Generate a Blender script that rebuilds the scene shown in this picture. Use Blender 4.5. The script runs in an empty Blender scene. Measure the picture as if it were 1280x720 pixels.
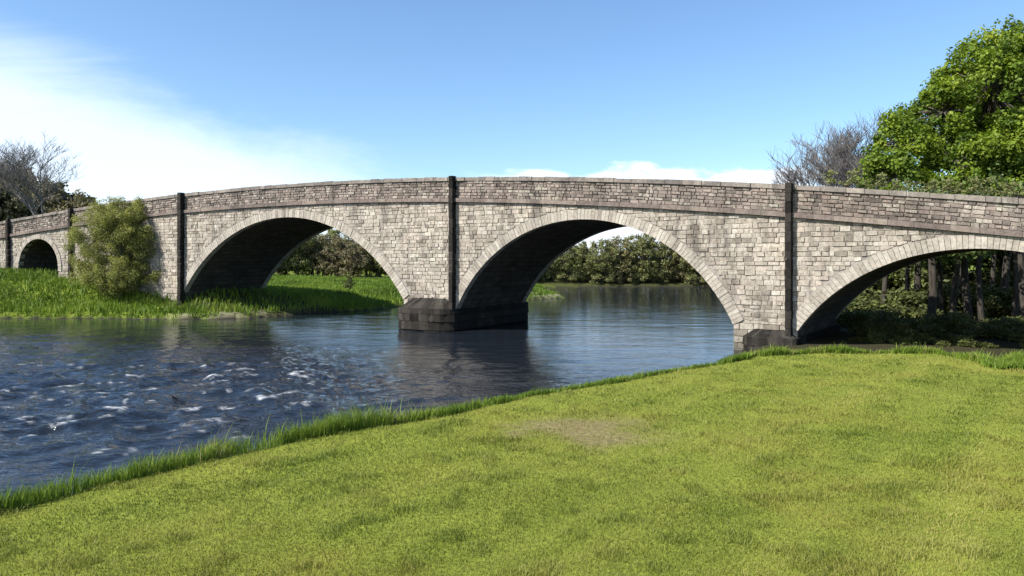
import bpy, math, random
import numpy as np
random.seed(7)
RNG = np.random.default_rng(11)
SC = bpy.context.scene
COL = SC.collection
R = math.radians
F_PX, HOR, EYE = 900.0, 325.0, 3.2      # focal length in pixels of a 1280 wide frame, horizon row, eye height above the water

# ------------------------------------------------------------------ helpers
def tag(o, label=None, cat=None, group=None, kind=None):
    if label: o['label'] = label
    if cat: o['category'] = cat
    if group: o['group'] = group
    if kind: o['kind'] = kind
    return o

def empty(name, loc=(0, 0, 0), rz=0.0):
    o = bpy.data.objects.new(name, None)
    o.empty_display_size = .3
    o.location = loc
    o.rotation_euler = (0, 0, rz)
    COL.objects.link(o)
    return o

def link(name, me, mats, parent=None, smooth=False):
    o = bpy.data.objects.new(name, me)
    for m in (mats if isinstance(mats, (list, tuple)) else [mats]):
        me.materials.append(m)
    COL.objects.link(o)
    if parent: o.parent = parent
    if smooth:
        me.polygons.foreach_set('use_smooth', np.ones(len(me.polygons), bool))
    return o

def np_mesh(name, V, Fc, fattr=None, vattr=None):
    """V (n,3); Fc (m,k) all faces with k corners"""
    me = bpy.data.meshes.new(name)
    V = np.asarray(V, np.float32); Fc = np.asarray(Fc, np.int32)
    k = Fc.shape[1]
    me.vertices.add(len(V)); me.vertices.foreach_set('co', V.ravel())
    me.loops.add(Fc.size); me.loops.foreach_set('vertex_index', Fc.ravel())
    me.polygons.add(len(Fc))
    me.polygons.foreach_set('loop_start', np.arange(0, Fc.size, k, dtype=np.int32))
    me.polygons.foreach_set('loop_total', np.full(len(Fc), k, np.int32))
    for dom, d in (('FACE', fattr), ('POINT', vattr)):
        for n, a in (d or {}).items():
            at = me.attributes.new(n, 'FLOAT', dom)
            at.data.foreach_set('value', np.asarray(a, np.float32))
    me.update(calc_edges=True)
    return me

class MB:
    def __init__(self): self.v = []; self.f = []; self.r = []; self.cur = 0.5
    def vert(self, p): self.v.append(tuple(p)); return len(self.v) - 1
    def face(self, *idx): self.f.append(idx); self.r.append(self.cur)
    def box8(self, c):                       # 4 bottom, 4 top, both counter-clockwise from outside above
        i = [self.vert(p) for p in c]
        for q in ((3, 2, 1, 0), (4, 5, 6, 7), (0, 1, 5, 4), (1, 2, 6, 5), (2, 3, 7, 6), (3, 0, 4, 7)):
            self.face(*[i[k] for k in q])
    def tube(self, pts, rad, n=6):
        rings = []
        for j, p in enumerate(pts):
            p = np.array(p, float)
            a = np.array(pts[max(j - 1, 0)], float); b = np.array(pts[min(j + 1, len(pts) - 1)], float)
            t = b - a; t /= (np.linalg.norm(t) + 1e-9)
            u = np.cross(t, (0.31, 0.17, 0.93) if abs(t[2]) < .9 else (1, 0, 0)); u /= np.linalg.norm(u) + 1e-9
            w = np.cross(t, u)
            rings.append([self.vert(p + rad[j] * (u * math.cos(2 * math.pi * k / n) + w * math.sin(2 * math.pi * k / n))) for k in range(n)])
        for a, b in zip(rings, rings[1:]):
            for k in range(n):
                self.face(a[k], a[(k + 1) % n], b[(k + 1) % n], b[k])
    def build(self, name, mat, parent=None, smooth=False):
        me = bpy.data.meshes.new(name)
        me.from_pydata(self.v, [], self.f)
        at = me.attributes.new('rnd', 'FLOAT', 'FACE')
        at.data.foreach_set('value', np.asarray(self.r, np.float32))
        me.update()
        return link(name, me, mat, parent, smooth)

def hash2(ix, iy, seed):
    h = (ix.astype(np.int64) * 374761393 + iy.astype(np.int64) * 668265263 + seed * 974711) & 0x7fffffff
    h = ((h ^ (h >> 13)) * 1274126177) & 0x7fffffff
    return ((h ^ (h >> 16)) & 0xffff) / 65535.0

def vnoise(x, y, seed=0):
    x = np.asarray(x, float); y = np.asarray(y, float)
    ix = np.floor(x); iy = np.floor(y); fx = x - ix; fy = y - iy
    fx = fx * fx * fx * (fx * (fx * 6 - 15) + 10); fy = fy * fy * fy * (fy * (fy * 6 - 15) + 10)
    a = hash2(ix, iy, seed); b = hash2(ix + 1, iy, seed); c = hash2(ix, iy + 1, seed); d = hash2(ix + 1, iy + 1, seed)
    return (a * (1 - fx) + b * fx) * (1 - fy) + (c * (1 - fx) + d * fx) * fy

def fbm(x, y, seed=0, o=4):
    s = 0; a = .5
    for k in range(o):
        s = s + a * vnoise(x * 2 ** k, y * 2 ** k, seed + k * 17); a *= .5
    return s

def sstep(a, b, x):
    t = np.clip((x - a) / (b - a), 0, 1)
    return t * t * (3 - 2 * t)

# ------------------------------------------------------------------ materials
def mat(name, rough=.9, spec=.2):
    m = bpy.data.materials.new(name); m.use_nodes = True
    nt = m.node_tree; b = nt.nodes['Principled BSDF']
    b.inputs['Roughness'].default_value = rough
    b.inputs['Specular IOR Level'].default_value = spec
    return m, nt, b

def nd(nt, t, **kw):
    n = nt.nodes.new(t)
    for k, v in kw.items():
        if k in n.inputs: n.inputs[k].default_value = v
        else: setattr(n, k, v)
    return n

def noise(nt, scale, detail=4, rough=.55, vec=None, dist=0.0):
    n = nd(nt, 'ShaderNodeTexNoise', Scale=scale, Detail=detail, Roughness=rough, Distortion=dist)
    if vec is not None: nt.links.new(vec, n.inputs['Vector'])
    return n.outputs['Fac']

def ramp(nt, fac, stops, interp='LINEAR'):
    n = nt.nodes.new('ShaderNodeValToRGB'); cr = n.color_ramp; cr.interpolation = interp
    while len(cr.elements) < len(stops): cr.elements.new(.5)
    for e, (p, c) in zip(cr.elements, stops):
        e.position = p; e.color = (*c, 1) if len(c) == 3 else c
    nt.links.new(fac, n.inputs['Fac'])
    return n.outputs['Color']

def mix(nt, fac, a, b, blend='MIX'):
    n = nt.nodes.new('ShaderNodeMix'); n.data_type = 'RGBA'; n.blend_type = blend
    for s, v in ((n.inputs[0], fac), (n.inputs[6], a), (n.inputs[7], b)):
        if hasattr(v, 'node'): nt.links.new(v, s)
        elif isinstance(v, (int, float)): s.default_value = v
        else: s.default_value = (*v, 1)
    return n.outputs[2]

def math_n(nt, op, a, b=0.0, c=0.0, clamp=False):
    n = nt.nodes.new('ShaderNodeMath'); n.operation = op; n.use_clamp = clamp
    for i, v in enumerate((a, b, c)):
        if hasattr(v, 'node'): nt.links.new(v, n.inputs[i])
        else: n.inputs[i].default_value = v
    return n.outputs[0]

def attr(nt, name):
    n = nt.nodes.new('ShaderNodeAttribute'); n.attribute_name = name
    return n.outputs['Fac']

def pos(nt, scale=(1, 1, 1), rz=0.0):
    g = nt.nodes.new('ShaderNodeNewGeometry')
    m = nt.nodes.new('ShaderNodeMapping'); m.inputs['Scale'].default_value = scale; m.inputs['Rotation'].default_value = (0, 0, rz)
    nt.links.new(g.outputs['Position'], m.inputs['Vector'])
    return m.outputs['Vector']

def bump(nt, b, h, strength=.5, dist=.05):
    n = nd(nt, 'ShaderNodeBump', Strength=strength, Distance=dist)
    nt.links.new(h, n.inputs['Height']); nt.links.new(n.outputs['Normal'], b.inputs['Normal'])

def stone_mat(name, stops, stain=.45, lichen=.35, bmp=.6, big=False):
    m, nt, b = mat(name, .92, .15)
    r = attr(nt, 'rnd')
    c = ramp(nt, r, stops)
    p = pos(nt)
    n1 = noise(nt, 9, 6, .65, p)
    c = mix(nt, .8, c, ramp(nt, n1, [(.3, (.55, .53, .5)), (.5, (.98, .97, .95)), (.72, (1.3, 1.25, 1.18))]), 'MULTIPLY')
    st = noise(nt, 1.0, 5, .6, pos(nt, (1.5, 1.5, .35)), .6)
    c = mix(nt, math_n(nt, 'MULTIPLY', ramp(nt, st, [(.5, (0, 0, 0)), (.68, (1, 1, 1))]), stain), c, (.06, .052, .045))
    if big:                                  # broad weathering patches, fine speckle, rain runs and a green-black tide line on the river piers
        bn = noise(nt, .33, 4, .6, p, .5)
        c = mix(nt, 1.0, c, ramp(nt, bn, [(.32, (.72, .70, .68)), (.5, (1, 1, 1)), (.68, (1.12, 1.10, 1.06))]), 'MULTIPLY')
        c = mix(nt, .75, c, ramp(nt, noise(nt, 26, 4, .75, p), [(.33, (.5, .48, .46)), (.5, (1, 1, 1)), (.66, (1.35, 1.32, 1.25))]), 'MULTIPLY')
        run = noise(nt, 1.0, 4, .6, pos(nt, (3.2, 3.2, .16)), .2)
        c = mix(nt, math_n(nt, 'MULTIPLY', ramp(nt, run, [(.54, (0, 0, 0)), (.7, (1, 1, 1))]), .5), c, (.085, .075, .065))
        g = nt.nodes.new('ShaderNodeNewGeometry'); sp = nt.nodes.new('ShaderNodeSeparateXYZ'); nt.links.new(g.outputs['Position'], sp.inputs[0])
        tl = math_n(nt, 'MULTIPLY_ADD', noise(nt, 1.4, 5, .6, p), 1.5, math_n(nt, 'MULTIPLY', sp.outputs[2], -1.0))
        c = mix(nt, math_n(nt, 'MULTIPLY', ramp(nt, tl, [(.1, (0, 0, 0)), (.5, (1, 1, 1))]), .7), c, (.05, .05, .032))
    li = noise(nt, 2.6, 6, .7, p, .3)
    c = mix(nt, math_n(nt, 'MULTIPLY', ramp(nt, li, [(.57, (0, 0, 0)), (.66, (1, 1, 1))]), lichen), c, (.46, .45, .36))
    nt.links.new(c, b.inputs['Base Color'])
    bump(nt, b, noise(nt, 22, 6, .7, p), bmp, .04)
    return m

def leaf_mat(name, dark, mid, light, trans=.3, rough=.6):
    m, nt, b = mat(name, rough, .3)
    r = attr(nt, 'rnd')
    c = ramp(nt, r, [(0, dark), (.5, mid), (1, light)])
    nt.links.new(c, b.inputs['Base Color'])
    t = nt.nodes.new('ShaderNodeBsdfTranslucent')
    nt.links.new(mix(nt, 1.0, c, (1.15, 1.2, .55), 'MULTIPLY'), t.inputs['Color'])
    mx = nt.nodes.new('ShaderNodeMixShader'); mx.inputs[0].default_value = trans
    out = nt.nodes['Material Output']
    nt.links.new(b.outputs[0], mx.inputs[1]); nt.links.new(t.outputs[0], mx.inputs[2]); nt.links.new(mx.outputs[0], out.inputs['Surface'])
    return m

def bark_mat(name, a, c):
    m, nt, b = mat(name, .95, .1)
    n = noise(nt, 4, 6, .65, pos(nt, (3, 3, .6)))
    nt.links.new(ramp(nt, n, [(.3, a), (.7, c)]), b.inputs['Base Color'])
    bump(nt, b, n, .7, .05)
    return m

M = {}
M['wall'] = stone_mat('squared_sandstone', [(0, (.22, .195, .165)), (.2, (.305, .273, .232)), (.45, (.37, .335, .288)), (.65, (.395, .36, .31)), (.8, (.39, .342, .298)), (1, (.49, .455, .40))], .6, .5, .6, True)
M['parapet'] = stone_mat('weathered_rubble', [(0, (.12, .105, .096)), (.3, (.21, .182, .162)), (.6, (.265, .218, .195)), (.85, (.30, .262, .235)), (1, (.40, .37, .32))], .6, .5, .6, True)
M['ring'] = stone_mat('dressed_voussoir_stone', [(0, (.255, .226, .192)), (.5, (.37, .335, .287)), (1, (.45, .415, .362))], .35, .3)
M['coping'] = stone_mat('coping_stone', [(0, (.14, .125, .115)), (.5, (.21, .185, .165)), (1, (.29, .255, .22))], .45, .45)
M['course'] = stone_mat('string_course_stone', [(0, (.12, .10, .09)), (.5, (.18, .145, .13)), (1, (.24, .20, .17))], .5, .2)
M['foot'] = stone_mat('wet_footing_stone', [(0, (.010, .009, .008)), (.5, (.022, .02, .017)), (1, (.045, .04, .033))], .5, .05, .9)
M['shade_stone'] = stone_mat('shade_toned_stone', [(0, (.010, .009, .008)), (.6, (.018, .016, .014)), (1, (.035, .03, .026))], .4, .05)  # shade of the pilaster flanks put into the stone colour
M['mortar'] = stone_mat('lime_mortar', [(0, (.29, .262, .235)), (1, (.29, .262, .235))], .5, .2)
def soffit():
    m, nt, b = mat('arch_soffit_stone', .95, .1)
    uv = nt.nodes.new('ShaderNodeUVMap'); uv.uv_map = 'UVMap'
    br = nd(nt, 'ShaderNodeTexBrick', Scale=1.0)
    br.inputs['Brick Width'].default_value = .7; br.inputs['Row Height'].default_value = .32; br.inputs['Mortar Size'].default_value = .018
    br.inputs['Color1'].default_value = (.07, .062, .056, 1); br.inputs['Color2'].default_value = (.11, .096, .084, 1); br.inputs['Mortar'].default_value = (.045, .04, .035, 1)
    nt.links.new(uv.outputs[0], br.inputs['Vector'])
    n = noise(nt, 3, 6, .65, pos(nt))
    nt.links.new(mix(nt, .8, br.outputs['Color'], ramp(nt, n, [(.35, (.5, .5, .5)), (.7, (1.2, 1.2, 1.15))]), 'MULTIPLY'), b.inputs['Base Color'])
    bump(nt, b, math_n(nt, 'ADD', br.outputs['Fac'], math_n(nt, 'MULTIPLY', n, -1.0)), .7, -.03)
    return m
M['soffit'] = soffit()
M['oak_leaf'] = leaf_mat('fresh_spring_leaf', (0.06, 0.1, 0.012), (0.135, 0.205, 0.02), (0.25, 0.31, 0.03), .38)
M['wood_leaf'] = leaf_mat('woodland_leaf', (0.045, 0.065, 0.018), (0.085, 0.125, 0.028), (0.14, 0.19, 0.035), .2)
M['willow_leaf'] = leaf_mat('budding_willow_leaf', (0.15, 0.165, 0.045), (0.24, 0.25, 0.07), (0.34, 0.345, 0.11), .35)
M['brown_leaf'] = leaf_mat('budding_brown_leaf', (0.14, 0.125, 0.06), (0.21, 0.19, 0.085), (0.28, 0.255, 0.11), .25)
M['olive_leaf'] = leaf_mat('olive_spring_leaf', (0.115, 0.12, 0.05), (0.18, 0.19, 0.07), (0.25, 0.255, 0.095), .25)
M['hill_leaf'] = leaf_mat('dull_brown_twig_leaf', (0.11, 0.098, 0.058), (0.165, 0.145, 0.08), (0.22, 0.19, 0.105), .2)
M['shrub_leaf'] = leaf_mat('undergrowth_leaf', (0.05, 0.06, 0.02), (0.095, 0.11, 0.032), (0.15, 0.17, 0.045), .25)
M['bark'] = bark_mat('grey_brown_bark', (.045, .038, .03), (.14, .12, .10))
M['pale_bark'] = bark_mat('dark_bark', (.022, .019, .016), (.085, .075, .062))
M['twig'] = bark_mat('grey_twig', (.10, .092, .088), (.21, .195, .19))
def blade_mat(name, stops, stripe=False):
    m, nt, b = mat(name, .55, .25)
    c = ramp(nt, attr(nt, 'rnd'), stops)
    if stripe:
        v = pos(nt, (1, 1, 0), -R(50))
        w = noise(nt, 1.0, 3, .5, pos_scaled(nt, (.13, 1.25, 1), -R(50)), .35)
        c = mix(nt, 1.0, c, ramp(nt, w, [(.36, (.74, .82, .70)), (.5, (1, 1, 1)), (.64, (1.42, 1.26, 1.6))]), 'MULTIPLY')
        pr = nt.nodes.new('ShaderNodeSeparateXYZ'); nt.links.new(pos_scaled(nt, (1, 1, 1), -R(50)), pr.inputs[0])
        ph = math_n(nt, 'MULTIPLY_ADD', noise(nt, .35, 2, .5, pos(nt)), 5.0, math_n(nt, 'MULTIPLY', pr.outputs[1], 6.2))
        band = math_n(nt, 'MULTIPLY_ADD', math_n(nt, 'SINE', ph), .5, .5)
        c = mix(nt, 1.0, c, ramp(nt, band, [(.15, (.88, .91, .86)), (.85, (1.14, 1.10, 1.18))]), 'MULTIPLY')   # mower passes
        dry = noise(nt, .55, 4, .6, pos(nt), .4)
        c = mix(nt, math_n(nt, 'MULTIPLY', ramp(nt, dry, [(.48, (0, 0, 0)), (.68, (1, 1, 1))]), .45), c, (.32, .25, .06))
    nt.links.new(c, b.inputs['Base Color'])
    t = nt.nodes.new('ShaderNodeBsdfTranslucent'); nt.links.new(c, t.inputs['Color'])
    mx = nt.nodes.new('ShaderNodeMixShader'); mx.inputs[0].default_value = .35
    nt.links.new(b.outputs[0], mx.inputs[1]); nt.links.new(t.outputs[0], mx.inputs[2]); nt.links.new(mx.outputs[0], nt.nodes['Material Output'].inputs['Surface'])
    return m
def pos_scaled(nt, sc, rz):
    g = nt.nodes.new('ShaderNodeNewGeometry')
    a = nt.nodes.new('ShaderNodeMapping'); a.inputs['Rotation'].default_value = (0, 0, rz)
    b = nt.nodes.new('ShaderNodeMapping'); b.inputs['Scale'].default_value = sc
    nt.links.new(g.outputs['Position'], a.inputs['Vector']); nt.links.new(a.outputs['Vector'], b.inputs['Vector'])
    return b.outputs['Vector']
M['lawn'] = blade_mat('mown_grass_blade', [(0, (.13, .17, .024)), (.5, (.183, .213, .036)), (.9, (.24, .256, .05)), (1, (.33, .28, .10))], True)
M['bank_grass'] = blade_mat('long_grass_blade', [(0, (.09, .15, .016)), (.5, (.15, .225, .026)), (.93, (.24, .30, .045)), (1, (.36, .31, .13))])
M['far_grass'] = blade_mat('bank_grass_blade', [(0, (.075, .125, .012)), (.5, (.125, .205, .02)), (1, (.20, .275, .032))])
def ground_mat():
    m, nt, b = mat('ground_cover', .95, .1)
    p = pos(nt)
    n = noise(nt, 1.3, 6, .65, p); n2 = noise(nt, 14, 5, .7, p)
    grass = mix(nt, .7, ramp(nt, n, [(.3, (.10, .15, .018)), (.7, (.20, .235, .035))]), ramp(nt, n2, [(.3, (.6, .6, .6)), (.7, (1.25, 1.25, 1.2))]), 'MULTIPLY')
    lawn = mix(nt, .6, ramp(nt, n, [(.3, (.15, .185, .024)), (.7, (.22, .245, .038))]), ramp(nt, n2, [(.3, (.7, .7, .65)), (.7, (1.2, 1.2, 1.2))]), 'MULTIPLY')
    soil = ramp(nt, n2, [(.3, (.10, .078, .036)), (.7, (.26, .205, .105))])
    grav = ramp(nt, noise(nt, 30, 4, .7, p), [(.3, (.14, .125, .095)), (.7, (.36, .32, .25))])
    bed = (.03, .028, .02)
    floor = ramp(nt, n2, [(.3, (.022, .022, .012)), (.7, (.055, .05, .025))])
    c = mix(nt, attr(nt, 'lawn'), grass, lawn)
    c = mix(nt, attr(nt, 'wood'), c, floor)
    c = mix(nt, attr(nt, 'gravel'), c, grav)
    c = mix(nt, attr(nt, 'bare'), c, soil)
    c = mix(nt, attr(nt, 'bed'), c, bed)
    nt.links.new(c, b.inputs['Base Color'])
    bump(nt, b, n2, .6, .05)
    return m
M['ground'] = ground_mat()
def water_mat():
    m, nt, b = mat('river_water', .045, .5)
    b.inputs['IOR'].default_value = 1.33
    p1 = pos(nt, (.55, 1.5, 1)); p2 = pos(nt, (1.5, 3.2, 1))
    a = noise(nt, 1.1, 4, .6, p1, .5); c = noise(nt, 2.6, 3, .6, p2, .3)
    h = math_n(nt, 'ADD', math_n(nt, 'MULTIPLY', a, 1.0), math_n(nt, 'MULTIPLY', c, .35))
    rf = attr(nt, 'riffle')
    st = math_n(nt, 'MULTIPLY_ADD', rf, .6, .075)
    bn = nd(nt, 'ShaderNodeBump', Distance=.22)
    nt.links.new(h, bn.inputs['Height']); nt.links.new(st, bn.inputs['Strength']); nt.links.new(bn.outputs['Normal'], b.inputs['Normal'])
    fo = math_n(nt, 'MULTIPLY', attr(nt, 'foam'), ramp(nt, noise(nt, 5.5, 5, .7, pos(nt, (.7, 1.4, 1)), .4), [(.42, (0, 0, 0)), (.56, (1, 1, 1))]), clamp=True)
    nt.links.new(mix(nt, fo, (.012, .016, .022), (.75, .77, .78)), b.inputs['Base Color'])
    nt.links.new(math_n(nt, 'MULTIPLY_ADD', fo, .7, .045), b.inputs['Roughness'])
    return m
M['water'] = water_mat()

# ------------------------------------------------------------------ bridge line (plan curve)
W = 6.2
S_ = np.arange(-75, 48, .05)
TH = np.radians(np.clip(31 + .3 * S_, 20, 41))
i0 = int(np.argmin(abs(S_)))
CX = np.cumsum(np.cos(TH) * .05); CY = np.cumsum(-np.sin(TH) * .05)
D0 = 32.5
CX += (568 - 640) / F_PX * D0 - CX[i0]; CY += D0 - CY[i0]
def P(s, n, z):
    t = np.interp(s, S_, TH)
    return np.interp(s, S_, CX) + n * math.sin(t), np.interp(s, S_, CY) + n * math.cos(t), z
PXS = np.where(CY > 3, 640 + F_PX * CX / np.maximum(CY, 3), 9e9)
def s_of(px): return float(np.interp(px, PXS, S_))
def d_of(px): return float(np.interp(px, PXS, CY))
def z_of(px, py): return EYE - (py - HOR) / F_PX * d_of(px)
TOPPX = [(-60, 289), (0, 278), (85, 262), (150, 252), (230, 242), (300, 235), (400, 229), (480, 224), (560, 221), (640, 221), (760, 222), (900, 227), (985, 231), (1100, 237), (1280, 248), (1400, 257)]
_pf = np.polyfit([s_of(a) for a, b in TOPPX], [z_of(a, b) for a, b in TOPPX], 4)
def ztop(s): return float(np.polyval(_pf, min(max(s, -46), 27)) - .06 * max(0, s - 27) - .05 * max(0, -46 - s))
def zstr(s): return ztop(s) - 1.12
S0, S1 = -52.0, 36.0
# arches (circle through three seen points of the near edge)
TR = {'L': ([(235, 356), (261, 320.7), (291.7, 291.7), (322, 275), (343.6, 270.3), (368, 271), (398.7, 278), (426, 291.7), (450.6, 310), (472, 328.4), (490, 346.7), (505.6, 368)], 1.35),
      'M': ([(569.5, 379), (581, 365), (596.7, 344), (616, 322.5), (635.6, 305), (655, 293), (674.5, 283.6), (698, 276), (721, 272), (744.5, 272.7), (776, 279), (811, 293), (850, 320), (873.4, 339.5), (893, 363), (908.4, 390), (918, 407.5)], .9),
      'R': ([(1001, 406), (1017.5, 389.7), (1039, 370), (1064.5, 352), (1093, 335.6), (1122, 324.7), (1154.7, 316.8), (1187, 312), (1219.7, 310.3), (1245, 311), (1277.5, 314.6)], .8),
      'F': ([(23, 334), (29, 315), (48.6, 296.7), (68, 315), (74, 334)], 2.5)}
ARCH = []
for k, (pts, zs) in TR.items():
    q = np.array([(s_of(a), z_of(a, b)) for a, b in pts])
    A = np.c_[q, np.ones(len(q))]
    c = np.linalg.lstsq(A, (q ** 2).sum(1), rcond=None)[0]
    sc, zc = c[0] / 2, c[1] / 2; r = math.sqrt(c[2] + sc * sc + zc * zc)
    t = .30 if k == 'F' else .42
    half = math.sqrt(r * r - (zs - zc) ** 2) if abs(zs - zc) < r else r * .98
    phi = math.atan2(zs - zc, half)
    ARCH.append(dict(k=k, sc=sc, zc=zc, r=r, t=t, zs=zs, half=half, phi=phi, hx=(r + t) * math.cos(phi), zx=zc + (r + t) * math.sin(phi)))
ARCH.sort(key=lambda a: a['sc'])
def z_int(s):
    for a in ARCH:
        u = abs(s - a['sc'])
        if u < a['half']: return a['zc'] + math.sqrt(a['r'] ** 2 - u * u)
    return None
def z_ext(s):
    for a in ARCH:
        u = abs(s - a['sc'])
        if u < a['hx']: return a['zc'] + math.sqrt((a['r'] + a['t']) ** 2 - u * u)
    return None
def pier_top(s):                                         # where pier stone stops and spandrel stone starts
    a = min(ARCH, key=lambda a: abs(abs(s - a['sc']) - a['half']))
    u = abs(s - a['sc'])
    return a['zs'] + min(max(0, (u - a['half']) * math.tan(a['phi'])), a['zx'] - a['zs'])

def stones(mb, sa, sb, zl, zh, n0, h, lmin, lmax, depth=(.012, .04), sgn=-1, joint=.009, jit=.0, ds=.12, z0=None):
    """squared stones in level courses on the face n=n0, clipped to zl(s)..zh(s); each with a chamfered, slightly proud face"""
    lo = min(zl(s) for s in np.arange(sa, sb, .2)); hi = max(zh(s) for s in np.arange(sa, sb, .2))
    z = lo if z0 is None else z0
    while z < hi:
        ch = h * random.uniform(.8, 1.2)
        s = sa - random.uniform(0, lmax * .7)
        while s < sb:
            ln = random.uniform(lmin, lmax)
            a, b = max(s, sa), min(s + ln, sb)
            s += ln
            if b - a < .06: continue
            jz0, jz1 = z + random.uniform(-jit, jit), z + ch + random.uniform(-jit, jit)
            n = max(2, int((b - a) / ds) + 1)
            ss = np.linspace(a + joint / 2, b - joint / 2, n)
            run = []
            mb.cur = min(1, max(0, random.gauss(.5, .29)))
            d = random.uniform(*depth)
            def flush(run):
                if len(run) < 2 or run[-1][0] - run[0][0] < .05: return
                ch_ = .011
                o = []; f = []
                m_ = len(run)
                for i, (x, l, t) in enumerate(run):
                    ix = x + (ch_ if i == 0 else -ch_ if i == m_ - 1 else 0)
                    o.append((mb.vert(P(x, n0, l)), mb.vert(P(x, n0, t))))
                    f.append((mb.vert(P(ix, n0 + sgn * d, l + ch_)), mb.vert(P(ix, n0 + sgn * d, t - ch_))))
                def q(*i): mb.face(*(i if sgn < 0 else i[::-1]))
                for i in range(m_ - 1):
                    q(f[i][0], f[i + 1][0], f[i + 1][1], f[i][1])
                    q(f[i][1], f[i + 1][1], o[i + 1][1], o[i][1])
                    q(o[i][0], o[i + 1][0], f[i + 1][0], f[i][0])
                q(o[0][0], f[0][0], f[0][1], o[0][1]); q(f[-1][0], o[-1][0], o[-1][1], f[-1][1])
            for x in ss:
                l, t = max(jz0 + joint / 2, zl(x)), min(jz1 - joint / 2, zh(x))
                if t - l > .05: run.append((x, l, t))
                else:
                    flush(run); run = []
            flush(run)
        z += ch

def face_sheet(mb, sa, sb, zl, zh, n, sgn, ds=.15):
    prev = None
    for s in np.linspace(sa, sb, max(2, int((sb - sa) / ds))):
        l, t = zl(s), zh(s)
        cur = (mb.vert(P(s, n, l)), mb.vert(P(s, n, t)))
        if prev:
            q = (prev[0], cur[0], cur[1], prev[1])
            mb.face(*(q if sgn < 0 else q[::-1]))
        prev = cur

BR = empty('stone_bridge', P(0, W / 2, 0))
tag(BR, 'humped old stone road bridge with wide arches spanning the river', 'bridge')
def bpart(mb, name, m, parent=BR):
    o = mb.build(name, M[m]); o.parent = parent
    if parent is BR: o.location = -np.array(BR.location)
    return o

# body: backing sheets on both faces, then the fair-face stones of the near and far spandrels
BASE = -.7
def zl_back(s):
    z = z_int(s); return BASE if z is None else z
edges = sorted([S0, S1] + [a['sc'] - a['half'] for a in ARCH] + [a['sc'] + a['half'] for a in ARCH])
mb = MB()
for n, sg in ((0, -1), (W, 1)):
    for a, b in zip(edges, edges[1:]):
        face_sheet(mb, a + 1e-4, b - 1e-4, zl_back, zstr, n, sg)
for s, sg in ((S0, 1), (S1, -1)):
    i = [mb.vert(P(s, n, z)) for n, z in ((0, BASE), (W, BASE), (W, zstr(s)), (0, zstr(s)))]
    mb.face(*(i if sg < 0 else i[::-1]))
bpart(mb, 'mortar_core', 'mortar')
def zl_wall(s):
    z = z_ext(s); return pier_top(s) if z is None else z
for n, sg in ((0, -1), (W, 1)):
    mb = MB()
    stones(mb, S0, S1, zl_wall, zstr, n, .165, .14, .46, sgn=sg, z0=.2, jit=.014, depth=(.006, .045), ds=.15)
    bpart(mb, 'spandrel_wall', 'wall')
# piers and abutments below the springing
for a, b in zip(edges[0::2], edges[1::2]):
    for n, sg in ((0, -1), (W, 1)):
        mb = MB()
        stones(mb, a, b, lambda s: BASE + .2, pier_top, n, .24, .25, .7, sgn=sg, depth=(.01, .05))
        bpart(mb, 'pier', 'wall')
# barrels with UVs and voussoir rings
for a in ARCH:
    n_ = int(a['r'] * 8); V = []; Fq = []; uv = []
    th = np.linspace(a['phi'], math.pi - a['phi'], n_)
    prof = [(a['sc'] + a['half'], BASE)] + [(a['sc'] + a['r'] * math.cos(t), a['zc'] + a['r'] * math.sin(t)) for t in th] + [(a['sc'] - a['half'], BASE)]
    ln = np.concatenate([[0], np.cumsum([math.dist(p, q) for p, q in zip(prof, prof[1:])])])
    for p, l in zip(prof, ln):
        for n in np.linspace(0.0, W, 5):
            V.append(P(p[0], n, p[1])); uv.append((n, l))
    for i in range(len(prof) - 1):
        for j in range(4):
            Fq.append((i * 5 + j, i * 5 + j + 1, (i + 1) * 5 + j + 1, (i + 1) * 5 + j))
    me = np_mesh('arch_soffit', V, Fq)
    ul = me.uv_layers.new(name='UVMap')
    ul.data.foreach_set('uv', np.array([uv[k] for f in Fq for k in f], np.float32).ravel())
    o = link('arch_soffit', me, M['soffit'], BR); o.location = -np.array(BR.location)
    for n0, sg in ((0, -1), (W, 1)):
        mb = MB()
        cnt = int(a['r'] * (math.pi - 2 * a['phi']) / .15)
        tt = np.linspace(a['phi'], math.pi - a['phi'], cnt + 1)
        for t0, t1 in zip(tt, tt[1:]):
            mb.cur = min(1, max(0, random.gauss(.5, .22)))
            g = .006 / a['r']
            ri, ro = a['r'] - .012, a['r'] + a['t'] * random.uniform(.92, 1.0)
            d = random.uniform(.035, .06)
            c = []
            for n in (n0 - sg * .3, n0 + sg * d):
                for (t, rr) in ((t0 + g, ri), (t0 + g, ro), (t1 - g, ro), (t1 - g, ri)):
                    c.append(P(a['sc'] + rr * math.cos(t), n, a['zc'] + rr * math.sin(t)))
            if sg < 0: mb.box8(c)
            else: mb.box8(c[4:] + c[:4])
        bpart(mb, 'voussoir_ring', 'ring')

def beam_blocks(mb, sa, sb, n_a, n_b, zb, zt, lmin, lmax, jit=0.0, gap=.01):
    s = sa
    while s < sb - .05:
        e = min(s + random.uniform(lmin, lmax), sb)
        mb.cur = min(1, max(0, random.gauss(.5, .25)))
        j = random.uniform(-jit, jit); k = random.uniform(-jit, jit)
        x0, x1 = s + gap / 2, e - gap / 2
        c = [P(x0, n_a - k, zb(x0)), P(x1, n_a - k, zb(x1)), P(x1, n_b, zb(x1)), P(x0, n_b, zb(x0)),
             P(x0, n_a - k, zt(x0) + j), P(x1, n_a - k, zt(x1) + j * .7), P(x1, n_b, zt(x1) + j * .7), P(x0, n_b, zt(x0) + j)]
        mb.box8(c)
        s = e
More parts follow.
